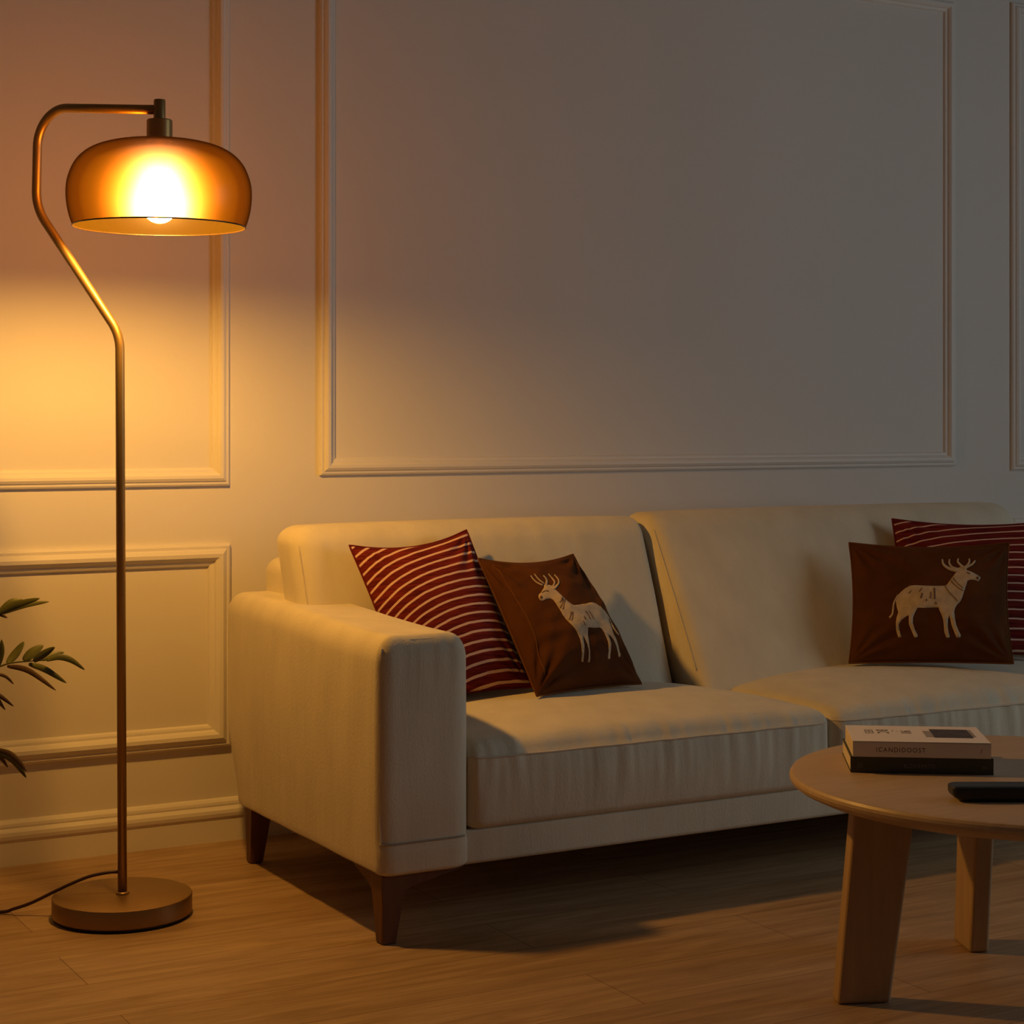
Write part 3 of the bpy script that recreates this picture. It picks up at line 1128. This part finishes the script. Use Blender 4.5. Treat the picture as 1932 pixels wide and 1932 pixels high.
yaw = math.radians(-5.8)
p_dark = EYE + FWD * 3.213 + RGT * .5965
rd, Wd, blkd = book('book', p_dark, yaw, .247, .185, .0285, TZ, M['cover_dark'],
                    [(('BLDXXMETO', .092, .0095, .0105), {'sx': .75}), (('III', .012, .008, .014), {'sx': .6}), (('VI', .228, .008, .012), {'sx': .7})],
                    M['ink_pale'], 'thick dark green book lying on the table, under a white book', True)
z2 = TZ + .0288
p_white = EYE + FWD * 3.207 + RGT * .5995
rw, Ww, blkw = book('book', p_white, yaw, .2385, .172, .0275, z2, M['cover_white'],
                    [(('ICANDIDOOST', .040, .0095, .0115), {'sx': .92}), (('/', .220, .009, .012), {}),
                     (('BC', .052, 0, .030), {'on_top': True, 'y': .128, 'rot': True, 'nm': 'cover_title'}),
                     (('IEEI', .030, 0, .022), {'on_top': True, 'y': .125, 'rot': True, 'nm': 'cover_title'}),
                     ((':.', .078, 0, .022), {'on_top': True, 'y': .110, 'nm': 'cover_title'}),
                     (('90', .094, 0, .027), {'on_top': True, 'y': .120, 'rot': True, 'nm': 'cover_title'})],
                    M['ink'], 'white book with dark title and photo on its cover, topmost of the stack')
bm = bmesh.new()
blkw(bm, (.148, .050, .0275), (.216, .140, .0277))
o = obj('cover_photo', bm, M['photo_dark'], rw, smooth=False)
bm = bmesh.new()
for a, b in (((.134, .055), (.150, .120)), ((.214, .060), (.222, .138))):
    blkw(bm, (a[0], a[1], .0275), (b[0], b[1], .02765))
obj('cover_photo_margin', bm, M['photo_grey'], rw, smooth=False)

# ------------------------------------------------------------------ remote
pr = EYE + FWD * 2.955 + RGT * .716
rem = tag(empty('remote_control', Vector((pr.x, pr.y, TZ))), 'black remote control lying on the coffee table in front of the books', 'remote')
bm = soft_box((0, 0, TZ + .0003), (.19, .052, TZ + .026), (.018, .010, .008), (.018, .012, .004), (20, 6, 3))
for v in bm.verts:
    x, y = v.co.x, v.co.y
    # underside tucks in
    k = ss((TZ + .012 - v.co.z) / .012)
    x += (.010 * k) * (1 if x < .095 else -1) * (1 - ss(min(x, .19 - x) / .04))
    v.co = Vector((pr.x, pr.y, 0)) + RGT * x + FWD * y + UP * v.co.z
obj('body', bm, M['plastic'], rem)
for r in range(8):
    for c in range(3):
        bm = bmesh.new()
        q = Vector((pr.x, pr.y, TZ + .0253)) + RGT * (.026 + r * .018) + FWD * (.014 + c * .011)
        lathe(bm, [(0.0030, -.001), (.0030, .0003), (.0024, .0006), (0, .0006)], q, 12)
        obj('button', bm, M['button'], rem)

# -------------------------------------------------------------- palm plant
PT = 3.66
pc = at(-330, 1700, PT)
pc.z = 0
plant = tag(empty('potted_palm', pc), 'green palm leaves reaching in at the left edge, in front of the panelled wall', 'plant')
sharp(obj('pot', lathe(bmesh.new(), [(0, 0), (.10, 0), (.108, .01), (.135, .26), (.138, .27), (.128, .27), (.122, .24), (0, .24)], pc, 48), M['pot'], plant))
obj('soil', lathe(bmesh.new(), [(.124, .245), (.06, .25), (0, .252)], pc, 32), M['soil'], plant)
crown = pc + Vector((0, 0, .45))
bm = bmesh.new()
for k in range(3):
    tube(bm, [pc + Vector((.02 * math.cos(k * 2.1), .02 * math.sin(k * 2.1), .24)), crown + Vector((.012 * math.cos(k * 2.1), .012 * math.sin(k * 2.1), 0))], [.012, .007], 10)
obj('stem', bm, M['leaf'], plant)


def leaflet(bm, pts, w, face, mi=0):
    """folded blade along a curve; w = widest width; thickness comes from the solidify"""
    P = [Vector(p) for p in catmull([tuple(p) for p in pts], 6)]
    n = len(P) - 1
    rows = []
    for i, p in enumerate(P):
        t = (P[min(i + 1, n)] - P[max(i - 1, 0)]).normalized()
        s = t.cross(face)
        if s.length < 1e-4:
            s = t.cross(UP)
        s.normalize()
        u = i / n
        ww = w * (math.sin(math.pi * min(1, u * .9 + .10)) ** .8) * .5 + .0003
        nn = s.cross(t).normalized()
        rows.append([bm.verts.new(p + s * ww + nn * ww * .35), bm.verts.new(p), bm.verts.new(p - s * ww + nn * ww * .35)])
    for a, b in zip(rows, rows[1:]):
        for k in range(2):
            f = bm.faces.new((a[k], a[k + 1], b[k + 1], b[k]))
            f.material_index = mi


def frond_finish(bm):
    o = obj('frond', bm, [M['leaf'], M['leaf_dry']], plant)
    md = o.modifiers.new('thickness', 'SOLIDIFY')
    md.thickness = .0007
    return o


FACE = (-FWD + UP * .3).normalized()


def px3(pts, t=PT, dt=0.0):
    return [at(x, y, t + dt * i) for i, (x, y) in enumerate(pts)]


def frond(rachis, leaves, t=PT):
    bm = bmesh.new()
    R = [crown] + [at(x, y, t) for x, y in rachis]
    R = [Vector(p) for p in catmull([tuple(p) for p in R], 8)]
    n = len(R)
    tube(bm, R, [.0035 - .0027 * i / (n - 1) for i in range(n)], 8)
    for pts, w, dt, mi in leaves:
        leaflet(bm, px3(pts, t, dt), 1.45 * w / F * t, FACE, mi)
    frond_finish(bm)


frond([(-180, 1290), (-60, 1275), (0, 1257), (20, 1251), (60, 1247), (95, 1246)],
      [([(14, 1252), (30, 1234), (46, 1210)], 11, .012, 0), ([(45, 1247), (62, 1232), (82, 1217)], 13, .01, 0),
       ([(64, 1247), (84, 1234), (104, 1221)], 10, -.008, 0), ([(80, 1245), (100, 1236), (121, 1231)], 7, .012, 0),
       ([(88, 1246), (112, 1240), (135, 1246), (160, 1264)], 8, .006, 0), ([(14, 1257), (55, 1266), (106, 1303)], 7, -.012, 1),
       ([(54, 1253), (85, 1263), (126, 1289)], 8, .014, 0), ([(-2, 1256), (4, 1230), (3, 1206)], 7, 0, 0),
       ([(-40, 1270), (-30, 1230), (-26, 1200)], 9, .01, 0), ([(-60, 1275), (-20, 1300), (10, 1340)], 7, .01, 0)])
frond([(-200, 1200), (-80, 1185), (-10, 1162), (10, 1154)],
      [([(-4, 1158), (20, 1137), (43, 1131)], 8, .01, 0), ([(-4, 1158), (35, 1141), (76, 1129)], 9, -.008, 0), ([(-4, 1160), (45, 1143), (93, 1135)], 7, .012, 0),
       ([(-6, 1158), (4, 1161), (14, 1166)], 4, .0, 1), ([(-60, 1180), (-30, 1150), (-20, 1120)], 9, 0, 0)], PT + .04)
frond([(-200, 1330), (-80, 1300), (-20, 1272)],
      [([(-20, 1272), (8, 1275), (26, 1291)], 4, .0, 1), ([(-60, 1300), (-10, 1308), (26, 1333)], 6, .01, 1), ([(-60, 1310), (-10, 1322), (10, 1338)], 4, .01, 1)], PT - .05)
frond([(-220, 1440), (-100, 1410), (-20, 1412)],
      [([(-25, 1412), (22, 1432), (50, 1468)], 8, .008, 0), ([(-25, 1412), (14, 1420), (35, 1436), (50, 1456)], 7, -.006, 1), ([(-20, 1418), (0, 1428), (15, 1448)], 5, .01, 1)], PT - .08)
rng = random.Random(5)
for k in range(6):
    az = math.radians(105 + k * 36)
    d = Vector((math.cos(az), math.sin(az), 0))
    bm = bmesh.new()
    tip = .26
    R = [crown + d * (tip * u) + UP * (.30 * u - .22 * u * u + .12 * (k % 2) * u) for u in [i / 10 for i in range(11)]]
    R = [Vector((p.x, min(p.y, WALL_Y - .04), p.z)) for p in R]
    tube(bm, R, [.0035 - .0028 * i / 10 for i in range(11)], 8)
    sd = Vector((-d.y, d.x, 0))
    for i in range(3, 11):
        for sg in (-1, 1):
            ln = .11 * (1 - .05 * i)
            e = R[i] + (d * .5 + sd * sg * .8).normalized() * ln - UP * .02
            mdl = (R[i] + e) / 2 + UP * .012
            e.y = min(e.y, WALL_Y - .02)
            leaflet(bm, [R[i], mdl, e], .013, UP, 0)
    frond_finish(bm)

# ------------------------------------------------------------ light, camera
la = bpy.data.lights.new('window_daylight', 'AREA')
la.shape = 'RECTANGLE'
la.size = WY1 - WY0 - .1
la.size_y = WZ1 - WZ0 - .1
la.energy = 62
la.color = (0.83, 0.93, 1.0)
lo = bpy.data.objects.new('window_daylight', la)
lo.location = (X1 + .10, (WY0 + WY1) / 2, (WZ0 + WZ1) / 2)
lo.rotation_euler = (0, math.radians(90), 0)
lo.rotation_euler = Vector((-1, 0, 0)).to_track_quat('-Z', 'Z').to_euler()
C.objects.link(lo)

w = bpy.data.worlds.new('dusk')
w.use_nodes = True
w.node_tree.nodes['Background'].inputs[0].default_value = (0.10, 0.13, 0.18, 1)
w.node_tree.nodes['Background'].inputs[1].default_value = 0.3
bpy.context.scene.world = w

cd = bpy.data.cameras.new('camera')
cd.sensor_width = 36
cd.lens = F / 1932 * 36
cd.shift_y = (CY - 966) / 1932
cd.clip_start = .05
co = bpy.data.objects.new('camera', cd)
co.location = EYE
co.rotation_euler = (math.radians(90), 0, -TH)
C.objects.link(co)
sc_ = bpy.context.scene
sc_.camera = co
sc_.view_settings.view_transform = 'Standard'
sc_.view_settings.look = 'None'
sc_.view_settings.exposure = 0.0
sc_.view_settings.gamma = 1.0
sc_.view_settings.use_curve_mapping = False
sc_.cycles.use_denoising = True
sc_.cycles.max_bounces = 10
sc_.cycles.diffuse_bounces = 6
sc_.cycles.transparent_max_bounces = 12
sc_.cycles.sample_clamp_indirect = 4.0
sc_.cycles.caustics_reflective = False
